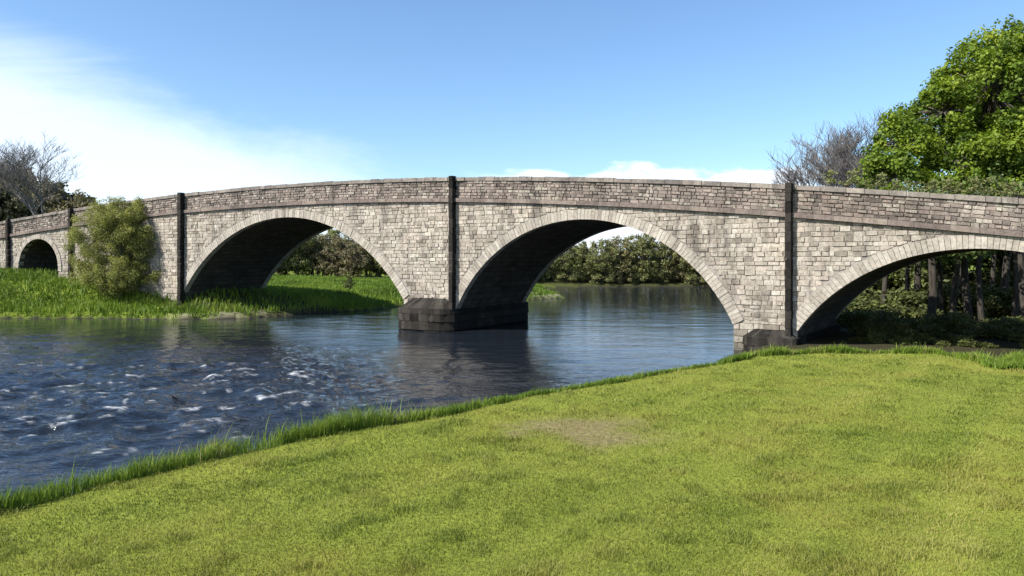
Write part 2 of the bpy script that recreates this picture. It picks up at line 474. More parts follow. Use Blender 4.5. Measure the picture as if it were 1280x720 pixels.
# strips at the pilaster edges, rising a little above the coping
PIL = []
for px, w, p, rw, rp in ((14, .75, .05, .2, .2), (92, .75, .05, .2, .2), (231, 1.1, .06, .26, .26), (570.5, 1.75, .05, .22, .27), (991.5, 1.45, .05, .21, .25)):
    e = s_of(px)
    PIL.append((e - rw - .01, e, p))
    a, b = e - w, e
    # pilaster flank shade and its cast shadow, built as a near-black strip
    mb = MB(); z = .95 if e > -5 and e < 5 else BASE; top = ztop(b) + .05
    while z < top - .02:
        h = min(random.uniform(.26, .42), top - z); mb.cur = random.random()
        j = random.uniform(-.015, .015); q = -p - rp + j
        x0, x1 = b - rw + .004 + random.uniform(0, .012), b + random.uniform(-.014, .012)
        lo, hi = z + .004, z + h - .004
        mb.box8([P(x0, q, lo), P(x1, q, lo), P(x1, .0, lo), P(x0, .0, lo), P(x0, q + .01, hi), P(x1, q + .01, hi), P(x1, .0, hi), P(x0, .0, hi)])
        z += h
    bpart(mb, 'pilaster_shade_strip', 'shade_stone')

# string course, parapets, copings, deck
def gaps(sa, sb):
    out = []; s = sa
    for a, b, p in sorted(PIL):
        out.append((s, a)); s = b
    out.append((s, sb)); return out
for near in (True, False):
    for a, b in (gaps(S0, S1) if near else [(S0, S1)]):
        mb = MB()
        if near: beam_blocks(mb, a, b, -.15, .25, lambda s: zstr(s), lambda s: zstr(s) + .17, .6, 1.1, .012)
        else: beam_blocks(mb, a, b, W - .25, W + .13, lambda s: zstr(s), lambda s: zstr(s) + .17, .6, 1.1, 0)
        bpart(mb, 'string_course', 'course')
    mb = MB(); mb.cur = .4
    na, nb = (.02, .44) if near else (W - .44, W - .02)
    zb = lambda s: zstr(s) + .172
    zt = lambda s: ztop(s) - .17
    prev = None
    for s in np.arange(S0, S1, .25):
        cur = [mb.vert(P(s, n, z)) for n, z in ((na, zb(s)), (nb, zb(s)), (nb, zt(s)), (na, zt(s)))]
        if prev:
            mb.face(prev[0], cur[0], cur[3], prev[3]); mb.face(cur[1], prev[1], prev[2], cur[2]); mb.face(prev[3], cur[3], cur[2], prev[2])
        prev = cur
    # rubble courses follow the hump
    lin = MB()
    def rub(n0, sg):
        rows = 6
        for r_ in range(rows):
            z_a = lambda s, r_=r_: zb(s) + (zt(s) - zb(s)) * r_ / rows
            s = S0
            while s < S1 - .1:
                ln = random.uniform(.12, .40)
                mb.cur = min(1, max(0, random.gauss(.5, .27)))
                d = random.uniform(.015, .055); hh = (zt(s) - zb(s)) / rows
                l0, t0 = z_a(s) + .008 + random.uniform(-.015, .015), z_a(s) + hh - .008 + random.uniform(-.015, .015)
                dz = z_a(s + ln) - z_a(s)
                x0, x1 = s + .008, s + ln - .008
                c = [P(x0 + .012, n0 + sg * d, l0 + .012), P(x1 - .012, n0 + sg * d, l0 + dz + .012), P(x1, n0, l0 + dz), P(x0, n0, l0),
                     P(x0 + .012, n0 + sg * d, t0 - .012), P(x1 - .012, n0 + sg * d, t0 + dz - .012), P(x1, n0, t0 + dz), P(x0, n0, t0)]
                if sg > 0: c = [c[1], c[0], c[3], c[2], c[5], c[4], c[7], c[6]]
                mb.box8(c)
                s += ln
    rub(na if near else nb, -1 if near else 1)
    par = bpart(mb, 'parapet', 'parapet')
    mb = MB()
    beam_blocks(mb, S0, S1, -.07 if near else W - .5, .5 if near else W + .05, lambda s: ztop(s) - .168, lambda s: ztop(s), .35, .8, .022, .014)
    bpart(mb, 'coping', 'coping', par)
mb = MB()
prev = None
for s in np.arange(S0, S1, .5):
    cur = (mb.vert(P(s, .2, zstr(s) + .1)), mb.vert(P(s, W - .2, zstr(s) + .1)))
    if prev: mb.face(prev[0], cur[0], cur[1], prev[1])
    prev = cur
bpart(mb, 'road_deck', 'course')
# round-nosed dark footings of the two river piers
def footing(sa, sb, zt, proj, ztip):
    mb = MB()
    sm, hw = (sa + sb) / 2, (sb - sa) / 2 + .1
    def outline(sc_):
        pts = []
        for k in range(15):
            t = math.pi * (1 - k / 14)
            pts.append((sm + hw * sc_ * math.copysign(abs(math.cos(t)) ** .8, math.cos(t)), -proj * sc_ * math.sin(t) ** .75))
        return pts + [(x, W - y) for x, y in reversed(pts)]
    z = -.9; rows = []
    while z < zt:
        h = random.uniform(.28, .42); rows.append((z, min(z + h, zt))); z += h
    for r_, (z0, z1) in enumerate(rows):
        o0 = outline(1 + random.uniform(-.02, .02))
        m_ = len(o0)
        jt = lambda: random.uniform(-.045, .045)
        o0 = [(x + jt(), n + (jt() if not 0 < n < W else 0)) for x, n in o0]
        ring0 = [mb.vert(P(x, n, z0 + .01)) for x, n in o0]
        sc2 = .985
        o1 = [(sm + (x - sm) * sc2, n if 0 < n < W else (n * sc2 if n <= 0 else W + (n - W) * sc2)) for x, n in o0]
        ring1 = [mb.vert(P(x, n, z1 - .01)) for x, n in o1]
        for k in range(m_):
            mb.cur = random.random()
            mb.face(ring0[k], ring0[(k + 1) % m_], ring1[(k + 1) % m_], ring1[k])
        top = [mb.vert(P(sm + (x - sm) * .93, n * .9 if n <= 0 else (n if n < W else W + (n - W) * .9), z1 + .012)) for x, n in o0]
        for k in range(m_):
            mb.face(ring1[k], ring1[(k + 1) % m_], top[(k + 1) % m_], top[k])
    tip = [mb.vert(P(sm + (x - sm) * .6, n * .05 if n <= 0 else W + (n - W) * .05, ztip)) for x, n in o0]
    for k in range(m_):
        mb.cur = random.random()
        mb.face(top[k], top[(k + 1) % m_], tip[(k + 1) % m_], tip[k])
    bpart(mb, 'footing', 'foot')
footing(ARCH[1]['sc'] + ARCH[1]['half'], ARCH[2]['sc'] - ARCH[2]['half'], 1.0, .8, 1.45)
footing(ARCH[2]['sc'] + ARCH[2]['half'] + .5, ARCH[3]['sc'] - ARCH[3]['half'], .55, .55, .8)

# ------------------------------------------------------------------ ground and river
LE = np.array([(-60, -34), (-14, -5), (-8, 1.5), (-4.4, 6.16), (-3.55, 7.27), (-2.7, 8.4), (-1.37, 9.45), (-.88, 9.95), (-.24, 10.8), (.78, 11.7), (2.3, 13.0), (3.8, 14.3), (5.25, 15.75), (6.5, 16.3), (8.4, 16.4), (9.6, 16.2), (9.8, 15.0), (9.4, 14.0), (9.85, 14.1), (10.6, 15.4), (12, 15.8), (16, 16), (24, 14), (34, 10), (60, 2)], float)
SR = np.array([(-120, -50), (-61, -33), (-15, -4), (-9, 2.4), (-5.3, 6.9), (-4.4, 8.1), (-3.5, 9.3), (-2.2, 10.3), (-1.7, 10.8), (-1.0, 11.7), (.0, 12.6), (1.5, 13.9), (3.1, 15.4), (4.6, 17.4), (6.2, 20.4), (7.3, 23.6), (8.4, 26), (10.2, 30), (13.2, 37), (17, 48), (26, 62), (45, 75), (80, 86), (200, 108)], float)
SL = np.array([(-120, 22), (-60, 33), (-45, 36.5), (-28, 39.5), (-23, 39.6), (-18.5, 38.6), (-14.5, 39.4), (-12, 43), (-9, 46), (-7, 52), (2, 58.5), (4.6, 60.5), (3, 66), (4, 85), (15, 87), (27, 88), (60, 98), (120, 118), (200, 140)], float)
def seg_dist(x, y, L):
    d = np.full(x.shape, 1e9)
    for a, b in zip(L[:-1], L[1:]):
        v = b - a; t = np.clip(((x - a[0]) * v[0] + (y - a[1]) * v[1]) / (v @ v), 0, 1)
        d = np.minimum(d, np.hypot(x - a[0] - t * v[0], y - a[1] - t * v[1]))
    return d
def inside(x, y, Pg):
    c = np.zeros(x.shape, bool)
    for (x0, y0), (x1, y1) in zip(Pg, np.roll(Pg, -1, 0)):
        if y0 == y1: continue
        k = ((y0 > y) != (y1 > y)) & (x < (x1 - x0) * (y - y0) / (y1 - y0) + x0)
        c ^= k
    return c
RIV = np.vstack([SR, SL[::-1]])
LAWNP = np.vstack([LE, [(60, -80), (-60, -80)]])
def terrain(x, y):
    x = np.asarray(x, float); y = np.asarray(y, float)
    dr, dl = seg_dist(x, y, SR), seg_dist(x, y, SL)
    riv = inside(x, y, RIV)
    le = seg_dist(x, y, LE) * np.where(inside(x, y, LAWNP), 1, -1)
    near = (dr < dl)
    n = fbm(x * .25, y * .25, 3) - .47
    n2 = fbm(x * 1.1, y * 1.1, 8) - .47
    # near side
    Ln = .32 + .78 * sstep(-1.1, .25, le) + .5 * sstep(0, 13, le) + n * .12 * sstep(-1, 3, le) + n2 * .05
    Ln = Ln + .7 * sstep(30, 80, y)
    hn = Ln * sstep(0, 1.05, dr)
    # far side
    mound = 1.25 * np.exp(-(((x + 30) / 11) ** 2 + ((y - 47) / 6.5) ** 2)) + .5 * np.exp(-(((x + 20) / 4) ** 2 + ((y - 43.5) / 3) ** 2))
    Lf = .28 * sstep(0, .5, dl) + .55 * sstep(.5, 5, dl) + .55 * sstep(6, 40, dl) + mound * sstep(0, 4.5, dl) + n * .25 * sstep(1, 6, dl) + n2 * .12
    Lf = Lf + 6.5 * sstep(48, 95, -x) * sstep(55, 110, y) + .35 * sstep(26, 34, -x) * sstep(0, .4, dl)
    hf = np.maximum(Lf, .04) * sstep(0, .35, dl)
    h = np.where(near, hn, hf)
    h = np.where(riv, -1.1 * sstep(0, 3.5, np.minimum(dr, dl)) - .02, h)
    h = h + 3.0 * sstep(150, 700, np.hypot(x, y)) * (~riv)
    a = {}
    a['bed'] = (riv | (h < .03)).astype(float)
    a['lawn'] = sstep(-.3, .2, le)
    bx, by = x - .78, y - 8.75
    rr = np.hypot(bx / 1.05, (by + .12 * bx) / 1.25) + (fbm(x * 2.2, y * 2.2, 5) - .47) * 1.6
    a['bare'] = .9 * (1 - sstep(.1, 1.15, rr))
    g = (1 - sstep(.3, 1.2, dl)) * sstep(-20.5, -17.5, x) * (1 - sstep(-14.5, -12, x)) + (1 - sstep(1, 3, np.hypot(x - 3.3, y - 60.3)))
    a['gravel'] = np.clip(g * (.42 + n2 * 2), 0, 1)
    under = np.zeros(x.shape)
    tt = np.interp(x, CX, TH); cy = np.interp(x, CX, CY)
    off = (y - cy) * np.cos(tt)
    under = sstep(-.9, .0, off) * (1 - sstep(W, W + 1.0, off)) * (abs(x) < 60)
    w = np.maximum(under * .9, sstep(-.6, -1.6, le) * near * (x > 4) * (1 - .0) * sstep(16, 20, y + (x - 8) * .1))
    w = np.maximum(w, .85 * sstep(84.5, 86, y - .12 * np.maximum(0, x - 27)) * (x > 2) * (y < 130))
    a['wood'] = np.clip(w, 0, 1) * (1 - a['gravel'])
    return h, a, dr, dl, le, riv

def polar_grid(r, ang):
    rr, aa = np.meshgrid(r, ang, indexing='ij')
    return rr * np.sin(aa), rr * np.cos(aa)
def grid_faces(nr, na, wrap):
    i = np.arange(nr - 1)[:, None]; j = np.arange(na if wrap else na - 1)[None, :]
    j2 = (j + 1) % na
    return np.stack([i * na + j, (i + 1) * na + j, (i + 1) * na + j2, i * na + j2], -1).reshape(-1, 4)[:, ::-1]
ang = np.concatenate([np.radians(np.arange(-60, 60, .22)), np.radians(np.arange(60, 300, 4))])
rad = np.concatenate([np.geomspace(.25, 3, 14)[:-1], np.geomspace(3, 110, 430)[:-1], np.geomspace(110, 2500, 40)])
gx, gy = polar_grid(rad, ang)
gh, ga, *_ = terrain(gx.ravel(), gy.ravel())
me = np_mesh('ground', np.c_[gx.ravel(), gy.ravel(), gh], grid_faces(len(rad), len(ang), True), vattr=ga)
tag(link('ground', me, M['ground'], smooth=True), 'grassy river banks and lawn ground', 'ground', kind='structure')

ang = np.radians(np.arange(-70, 70, .14))
rad = np.concatenate([np.geomspace(5, 60, 420)[:-1], np.geomspace(60, 260, 90)])
gx, gy = polar_grid(rad, ang); x, y = gx.ravel(), gy.ravel()
rif = np.exp(-(((x + 9.5) / 8.0) ** 2 + ((y - 17.5) / 7.0) ** 2))
rif = np.clip(rif * 1.25 + .55 * np.exp(-(((x + 22) / 9) ** 2 + ((y - 26) / 6) ** 2)), 0, 1)
flow = (x * .9 + y * .45, -x * .45 + y * .9)
w1 = fbm(flow[0] * 1.3, flow[1] * 1.9, 21, 4) - .47
w2 = fbm(x * .55, y * 1.25, 33, 4) - .47
rid = 1 - abs(2 * vnoise(flow[0] * 1.05, flow[1] * 1.7, 41) - 1)
z = rif * (.26 * w1 + .10 * (rid - .5)) + .03 * w2
foam = .62 * sstep(.19, .38, (1.5 * (fbm(flow[0] * 3.6, flow[1] * 5.0, 22, 2) - .375) * .7 + .4 * w1 + .16 * (rid - .5)) * rif ** .7 + .03 * (fbm(x * .3, y * .4, 55) - .47))
me = np_mesh('river_water', np.c_[x, y, z], grid_faces(len(rad), len(ang), False), vattr={'riffle': rif, 'foam': foam})
tag(link('river_water', me, M['water'], smooth=True), 'dark blue river water with white riffles', 'river', kind='structure')

# ------------------------------------------------------------------ grass blades
def blades(name, x, y, z, h, wd, lean, m, rnd, label):
    n = len(x)
    az = RNG.uniform(0, 2 * np.pi, n); la = RNG.uniform(0, 2 * np.pi, n); ll = lean * RNG.uniform(.3, 1.0, n) * h
    dx, dy = np.cos(az) * wd / 2, np.sin(az) * wd / 2
    bx, by = np.cos(la) * ll, np.sin(la) * ll
    V = np.empty((n, 5, 3))
    V[:, 0] = np.c_[x - dx, y - dy, z - .01]; V[:, 1] = np.c_[x + dx, y + dy, z - .01]
    V[:, 2] = np.c_[x + dx * .8 + bx * .35, y + dy * .8 + by * .35, z + h * .6]; V[:, 3] = np.c_[x - dx * .8 + bx * .35, y - dy * .8 + by * .35, z + h * .6]
    V[:, 4] = np.c_[x + bx, y + by, z + h]
    base = np.arange(n)[:, None] * 5
    tri = np.concatenate([base + np.array([[0, 1, 2]]), base + np.array([[0, 2, 3]]), base + np.array([[3, 2, 4]])], 0)
    me = np_mesh(name, V.reshape(-1, 3), tri, fattr={'rnd': np.tile(rnd, 3)})
    tag(link(name, me, m), label, 'grass', kind='stuff')

n = 760000
a_ = np.radians(np.where(RNG.uniform(0, 1, n) < .8, RNG.uniform(-42, 42, n), RNG.uniform(42, 84, n) * RNG.choice([-1, 1], n))); r_ = np.exp(RNG.uniform(math.log(2.7), math.log(19), n))
x, y = r_ * np.sin(a_), r_ * np.cos(a_)
h_, at, dr, dl, le, riv = terrain(x, y)
keep = (le > .02 + .1 * (vnoise(x * 2, y * 2, 4) - .5)) & (RNG.uniform(0, 1, n) > at['bare'] * .97)
x, y, h_, r_ = x[keep], y[keep], h_[keep], r_[keep]
rnd = np.clip(.45 + (fbm(x * .7, y * .7, 61) - .47) * 1.0 + RNG.normal(0, .08, len(x)), 0, 1)
blades('mown_lawn_grass', x, y, h_, RNG.uniform(.010, .024, len(x)) * (.55 + 1.0 * fbm(x * 3.1, y * 3.1, 63) + 1.2 * sstep(.66, .8, vnoise(x * 4.5, y * 4.5, 64))), np.maximum(.003, r_ * .00085), 1.1, M['lawn'], rnd, 'short yellow green mown grass of the foreground lawn')
n = 560000
t_ = RNG.uniform(0, 1, n)
seg = np.hypot(*np.diff(LE[1:24], axis=0).T); cs = np.concatenate([[0], np.cumsum(seg)]) / seg.sum()
x = np.interp(t_, cs, LE[1:24, 0]) + RNG.uniform(-1.3, 1.0, n); y = np.interp(t_, cs, LE[1:24, 1]) + RNG.uniform(-.8, 1.5, n)
h_, at, dr, dl, le, riv = terrain(x, y)
edge = .10 + .5 * (fbm(x * 1.2, y * 1.2, 71) - .36)
keep = (le < edge) & (le > -1.25) & (~riv) & (RNG.uniform(0, 1, n) < .18 + 1.6 * sstep(.3, .5, fbm(x * 1.7, y * 1.7, 79)))
x, y, h_, le = x[keep], y[keep], h_[keep], le[keep]
tall = (.14 + .36 * fbm(x * 1.1, y * 1.1, 77) ** 1.3) * (.55 + .45 * sstep(-1.2, -.2, le)) * (1 - .5 * sstep(-1.5, -.9, x) * (1 - .3 * sstep(4, 6, x)))
rnd = np.clip(.45 + (fbm(x * 1.6, y * 1.6, 81) - .47) * 1.3 + RNG.normal(0, .17, len(x)), 0, 1)
blades('long_bank_grass', x, y, h_, tall * RNG.uniform(.45, 1.0, len(x)) * np.where(RNG.uniform(0, 1, len(x)) < .02, 1.7, 1.1), np.maximum(.007, np.hypot(x, y) * .0011), .55, M['bank_grass'], rnd, 'long uncut green grass along the edge of the near bank')
n = 45000
x = RNG.uniform(4.5, 26, n); y = RNG.uniform(16, 31, n)
h_, at, dr, dl, le, riv = terrain(x, y)
keep = (~riv) & (le < -.9) & (le > -5) & (dr > .3) & (abs(x / y - .672) > .03) & (RNG.uniform(0, 1, n) < .35 + fbm(x * .8, y * .8, 14))
x, y, h_ = x[keep], y[keep], h_[keep]
blades('rough_grass', x, y, h_, RNG.uniform(.06, .22, len(x)), np.full(len(x), .02), .7, M['bank_grass'], RNG.uniform(0, .8, len(x)), 'rough shaded grass under and before the right arch')
n = 240000
x = RNG.uniform(-46, 6, n); y = RNG.uniform(35, 80, n)
h_, at, dr, dl, le, riv = terrain(x, y)
keep = (~riv) & (dl < dr) & (RNG.uniform(0, 1, n) > at['gravel'] * 1.3) & (RNG.uniform(0, 1, n) > at['wood'] * .72) & (dl > .12)
x, y, h_, dl = x[keep], y[keep], h_[keep], dl[keep]
tall = .16 + .5 * fbm(x * .35, y * .35, 91) * np.where(y < 48, 1, .7)
rnd = np.clip(.5 + (fbm(x * .5, y * .5, 95) - .47) * 1.8 + RNG.normal(0, .14, len(x)), 0, 1)
blades('far_bank_grass', x, y, h_, tall * RNG.uniform(.5, 1.1, len(x)), np.full(len(x), .055), .6, M['far_grass'], rnd, 'bright green rough grass covering the opposite bank')

# ------------------------------------------------------------------ trees
def ground_z(x, y): return float(terrain(np.array([x]), np.array([y]))[0][0])
def leaves_mesh(centers, radii, per, size, rng, flat=.85, droop=0.0, rspread=.22, aspect=.62):
    C = np.repeat(centers, per, 0); Rr = np.repeat(radii, per)
    n = len(C)
    d = rng.normal(0, 1, (n, 3)); d /= np.linalg.norm(d, axis=1)[:, None]
    rad = Rr * rng.uniform(0, 1, n) ** .45
    p = C + d * rad[:, None] * np.array([1, 1, flat])
    if droop: p[:, 2] -= droop * (rad / Rr.max()) * rng.uniform(0, 1, n) * Rr
    nrm = d * .7 + rng.normal(0, .6, (n, 3)) + np.array([0, 0, .55]); nrm /= np.linalg.norm(nrm, axis=1)[:, None]
    u = np.cross(nrm, rng.normal(0, 1, (n, 3))); u /= np.linalg.norm(u, axis=1)[:, None] + 1e-9
    v = np.cross(nrm, u)
    s = size * rng.uniform(.6, 1.3, n)[:, None]
    V = np.stack([p - u * s, p + v * s * aspect - nrm * s * .12, p + u * s, p - v * s * aspect - nrm * s * .12], 1)
    cr = np.repeat(rng.normal(0, rspread, len(centers)), per)
    rnd = np.clip(.5 + cr + rng.normal(0, .15, n), 0, 1)
    return V.reshape(-1, 3), np.arange(4 * n).reshape(n, 4), rnd

def make_tree(name, loc, H, lobes, n_clump, clump_r, per, leaf, leafm, barkm, tr=.25, fork=.35, seed=1, twig=True, hollow=.5, droop=0.0, aspect=.62, stems=1):
    """lobes: (x, y, z, rx, rz) relative to the base; trunk forks into one limb per lobe, twigs carry leaf clumps"""
    rng = np.random.default_rng(seed); rnd_ = random.Random(seed)
    root = empty(name, loc)
    mb = MB()
    forkp = np.array([0, 0, H * fork])
    for st in range(stems):
        b0 = np.array([0, 0, -.3]) + (np.array([rnd_.uniform(-.5, .5), rnd_.uniform(-.5, .5), 0]) if stems > 1 else 0)
        mid = (b0 + forkp) / 2 + np.array([rnd_.uniform(-.12, .12), rnd_.uniform(-.12, .12), 0])
        mb.tube([b0, b0 * .9 + np.array([0, 0, .5 if H > 5 else .1]), mid, forkp], [tr * 1.45, tr * 1.05, tr * .92, tr * .8], 9)
    cs = []; rs = []
    vol = np.array([l[3] ** 2 * l[4] for l in lobes]) ** .75; cnt = np.maximum(3, (n_clump * vol / vol.sum())).astype(int)
    for l, k in zip(lobes, cnt):
        c = np.array(l[:3])
        m1 = forkp + (c - forkp) * .5 + np.array([rnd_.uniform(-.3, .3), rnd_.uniform(-.3, .3), .12 * np.linalg.norm(c - forkp)])
        mb.tube([forkp, m1, c], [tr * .6, tr * .38, tr * .18], 6)
        for _ in range(k):
            d = rng.normal(0, 1, 3); d /= np.linalg.norm(d)
            q = c + d * np.array([l[3], l[3], l[4]]) * (hollow + (1 - hollow) * rng.uniform() ** .6)
            if q[2] < .15: q[2] = .15 + rng.uniform() * .4
            cs.append(q); rs.append(clump_r * rng.uniform(.55, 1.25))
            if twig:
                mm = c + (q - c) * .5 + rng.normal(0, .12, 3) * l[3] * .4
                mb.tube([c, mm, q], [tr * .13, tr * .09, tr * .03], 4)
    tk = mb.build('trunk', barkm, root, True)
    V, Fq, rr = leaves_mesh(np.array(cs), np.array(rs), per, leaf, rng, droop=droop, aspect=aspect)
    me = np_mesh('crown', V, Fq, fattr={'rnd': rr})
    link('crown', me, leafm, root)
    return root

def bare_tree(name, loc, H, seed, spread=.5, tr=.22, depth=5, barkm=None, first=.28, lean=0.0, kids=(3, 4), rmin=.014):
    rng = random.Random(seed)
    root = empty(name, loc)
    tk, cr = MB(), MB()
    def grow(p, d, L, r, lev):
        pts = [p]; rad = [r]; q = p.copy(); dd = d.copy()
        nseg = 3
        for k in range(nseg):
            dd = dd + np.array([rng.gauss(0, .11), rng.gauss(0, .11), rng.gauss(.03, .06)]); dd /= np.linalg.norm(dd)
            q = q + dd * L / nseg; pts.append(q); rad.append(r * (1 - .45 * (k + 1) / nseg))
        (tk if lev == 0 else cr).tube(pts, rad, 8 if lev == 0 else 5 if lev < 3 else 3)
        if lev >= depth: return
        for k in range(rng.randint(*kids) + (1 if lev == 0 else 0)):
            a = rng.uniform(0, 2 * math.pi); t = rng.uniform(.35, 1.0)
            up = dd * (1 - spread) + np.array([math.cos(a), math.sin(a), .25]) * spread
            up /= np.linalg.norm(up)
            b = pts[1] + (pts[-1] - pts[1]) * t if lev else pts[2] + (pts[-1] - pts[2]) * t
            grow(b, up, L * rng.uniform(.55, .8), max(r * .5, rmin), lev + 1)
        grow(pts[-1], dd, L * rng.uniform(.6, .8), r * .55, lev + 1)
    grow(np.array([0, 0, -.2]), np.array([lean, 0, 1.0]), H * first, tr, 0)
    tk.build('trunk', barkm or M['twig'], root, True); cr.build('crown', barkm or M['twig'], root)
    return root

def copy_tree(root, loc, rz, sc, label=None, group=None):
    c = root.copy(); COL.objects.link(c); c.location = loc; c.rotation_euler = (0, 0, rz); c.scale = sc
    if label: c['label'] = label
    if group: c['group'] = group
    for ch in root.children:
        d = ch.copy(); COL.objects.link(d); d.parent = c
    return c
def at_px(px, d): return ((px - 640) / F_PX * d, d)
def placed(px, d, dz=0.0):
    x, y = at_px(px, d); return (x, y, ground_z(x, y) + dz)

# big leafy tree standing behind the right end of the bridge
D = 39.0; k = D / F_PX
b = placed(1300, D)
def lobe(px, py, r, dy=0.0, rz=None):
    return ((px - 640) * k - b[0], dy, EYE + (HOR - py) * k - b[2], r * k, (rz or r) * k)
t = make_tree('leafy_tree', b, 17, [lobe(1300, 120, 92, 0), lobe(1225, 120, 66, -1), lobe(1180, 140, 50, 0), lobe(1122, 185, 46, -.5, 40), lobe(1105, 222, 38, -1, 26), lobe(1155, 238, 42, -2, 22), lobe(1235, 245, 46, -2.5, 26), lobe(1320, 250, 46, -3, 26), lobe(1190, 205, 60, -1.5, 40), lobe(1270, 200, 75, -2.5, 45),
                            lobe(1370, 110, 85, 0), lobe(1430, 180, 80, 0), lobe(1350, 210, 80, -2, 45), lobe(1260, 75, 52, 1), lobe(1345, 50, 60, .5), lobe(1240, 150, 60, 3), lobe(1330, 150, 80, 3.5)],
              1500, .60, 135, .105, M['oak_leaf'], M['bark'], .42, .22, seed=5, hollow=.5)
tag(t, 'large bright green leafy tree towering behind the right end of the bridge', 'tree')
t = bare_tree('bare_tree', placed(1072, 50), 18, 12, .47, .18, 5, M['twig'], .25, kids=(4, 5), rmin=.017)
tag(t, 'leafless grey twiggy tree beside the large green tree, above the bridge parapet', 'tree')
t = bare_tree('bare_tree', placed(48, 64), 13.6, 23, .48, .2, 5, M['twig'], .36, .05)
tag(t, 'tall bare tree with open twiggy crown rising above the woods at far left', 'tree')

# willow bush in front of the left end of the bridge
bb = placed(150, 42.3)
k = 42.3 / F_PX
def wl(px, py, r, dy=0.0, rz=None): return ((px - 640) * k - bb[0], dy, EYE + (HOR - py) * k - bb[2], r * k, (rz or r) * k)
t = make_tree('willow_bush', bb, 3.0, [wl(150, 292, 40, 0, 40), wl(122, 300, 30, -.3, 40), wl(174, 302, 26, .1, 40), wl(138, 272, 24, 0), wl(165, 276, 24, .2), wl(150, 338, 42, -.3, 22), wl(113, 338, 22, -.2, 20), wl(186, 340, 18, -.2, 18), wl(150, 352, 34, -.5, 12), wl(166, 262, 12, .1, 20), wl(128, 268, 10, 0, 18), wl(196, 300, 9, 0, 14), wl(102, 296, 8, -.1, 12), wl(148, 255, 7, 0, 14)],
              620, .36, 150, .048, M['willow_leaf'], M['twig'], .07, .12, seed=9, hollow=.3, droop=.9, aspect=.4, stems=4)
tag(t, 'rounded olive green willow bush in front of the bridge on the left bank', 'bush')

# brown budding trees on the river bank seen through the middle arch
proto = make_tree('budding_tree', (0, 0, 0), 6.3, [(0, 0, 4.0, 1.7, 1.9), (.9, .2, 3.1, 1.3, 1.4), (-.9, -.2, 3.2, 1.3, 1.5), (.1, -.4, 2.0, 1.7, 1.2), (.2, .1, 5.1, .8, .9), (-.4, .4, 1.2, 1.7, .9), (.5, -.3, .7, 1.6, .6)], 200, .42, 62, .085, M['brown_leaf'], M['bark'], .14, .25, seed=31, hollow=.3)
proto2 = make_tree('budding_tree', (0, 0, 0), 5.8, [(0, 0, 3.6, 1.9, 1.7), (1.1, .2, 2.6, 1.4, 1.4), (-1.0, -.2, 2.7, 1.5, 1.3), (.1, -.4, 1.4, 2.0, 1.0), (-.5, .1, 4.4, 1.0, .9), (.2, .2, .6, 2.0, .6)], 200, .42, 62, .085, M['olive_leaf'], M['bark'], .14, .25, seed=32, hollow=.3)
rg = random.Random(3)
first = {0: True, 1: True}
row = []
x = -2.0
while x < 46:
    row.append((x, 88.0 + .2 * max(0, x - 25) * 1.5 + rg.uniform(0, 2.5), 0 if rg.random() < .62 else 1)); x += rg.uniform(1.5, 2.3)
for (x, y, kd) in row:
    src = (proto, proto2)[kd]
    s = rg.uniform(.95, 1.18)
    loc = (x, y, ground_z(x, y) - .1)
    lb = ('brown budding tree in the row along the far river bank', 'olive green budding tree in the row along the far river bank')[kd]
    o = src if first[kd] else copy_tree(src, loc, 0, (1, 1, 1))
    first[kd] = False
    o.location = loc; o.rotation_euler = (0, 0, rg.uniform(0, 6.28)); o.scale = (s * 1.08, s * 1.08, s)
    tag(o, lb, 'tree', 'budding trees on the far river bank')
# darker scrub trees across the meadow, seen through the left arch
sp = make_tree('meadow_tree', (0, 0, 0), 6.5, [(0, 0, 4.3, 1.8, 1.8), (1.1, .2, 3.2, 1.4, 1.6), (-1.1, -.2, 3.1, 1.4, 1.6), (0, -.3, 1.6, 2.0, 1.5)], 190, .42, 62, .085, M['olive_leaf'], M['bark'], .15, .2, seed=41, hollow=.3)
sp2 = make_tree('meadow_tree', (0, 0, 0), 5.5, [(0, 0, 3.2, 2.0, 1.7), (1.2, .2, 2.4, 1.4, 1.4), (-1.2, .1, 2.0, 1.6, 1.4), (0, -.3, 1.2, 2.2, 1.2)], 190, .42, 62, .085, M['hill_leaf'], M['bark'], .15, .2, seed=42, hollow=.3)
f0 = {0: True, 1: True}
for i, (px, d) in enumerate([(318, 86), (338, 83), (356, 88), (372, 84), (390, 88), (408, 85), (424, 90), (441, 84), (458, 88), (474, 85), (492, 88), (508, 84), (526, 88), (545, 85)]):
    kd = (0, 1, 1, 0, 0, 1, 0, 1, 0, 0, 1, 0, 1, 0)[i]
    s = rg.uniform(.98, 1.2)
    loc = placed(px, d, -.1)
    o = (sp, sp2)[kd] if f0[kd] else copy_tree((sp, sp2)[kd], loc, 0, (1, 1, 1))
    f0[kd] = False
    o.location = loc; o.rotation_euler = (0, 0, rg.uniform(0, 6.28)); o.scale = (s * 1.1, s * 1.1, s)
    tag(o, ('olive green tree at the back of the meadow behind the left arch', 'brown twiggy tree at the back of the meadow behind the left arch')[kd], 'tree', 'trees at the back of the meadow')
t = make_tree('small_shrub', placed(436, 53), 1.2, [(0, 0, .6, .45, .5), (.2, 0, .9, .25, .3)], 24, .22, 40, .06, M['shrub_leaf'], M['twig'], .03, .2, seed=51)
tag(t, 'small dark shrub alone on the meadow behind the left arch', 'shrub')
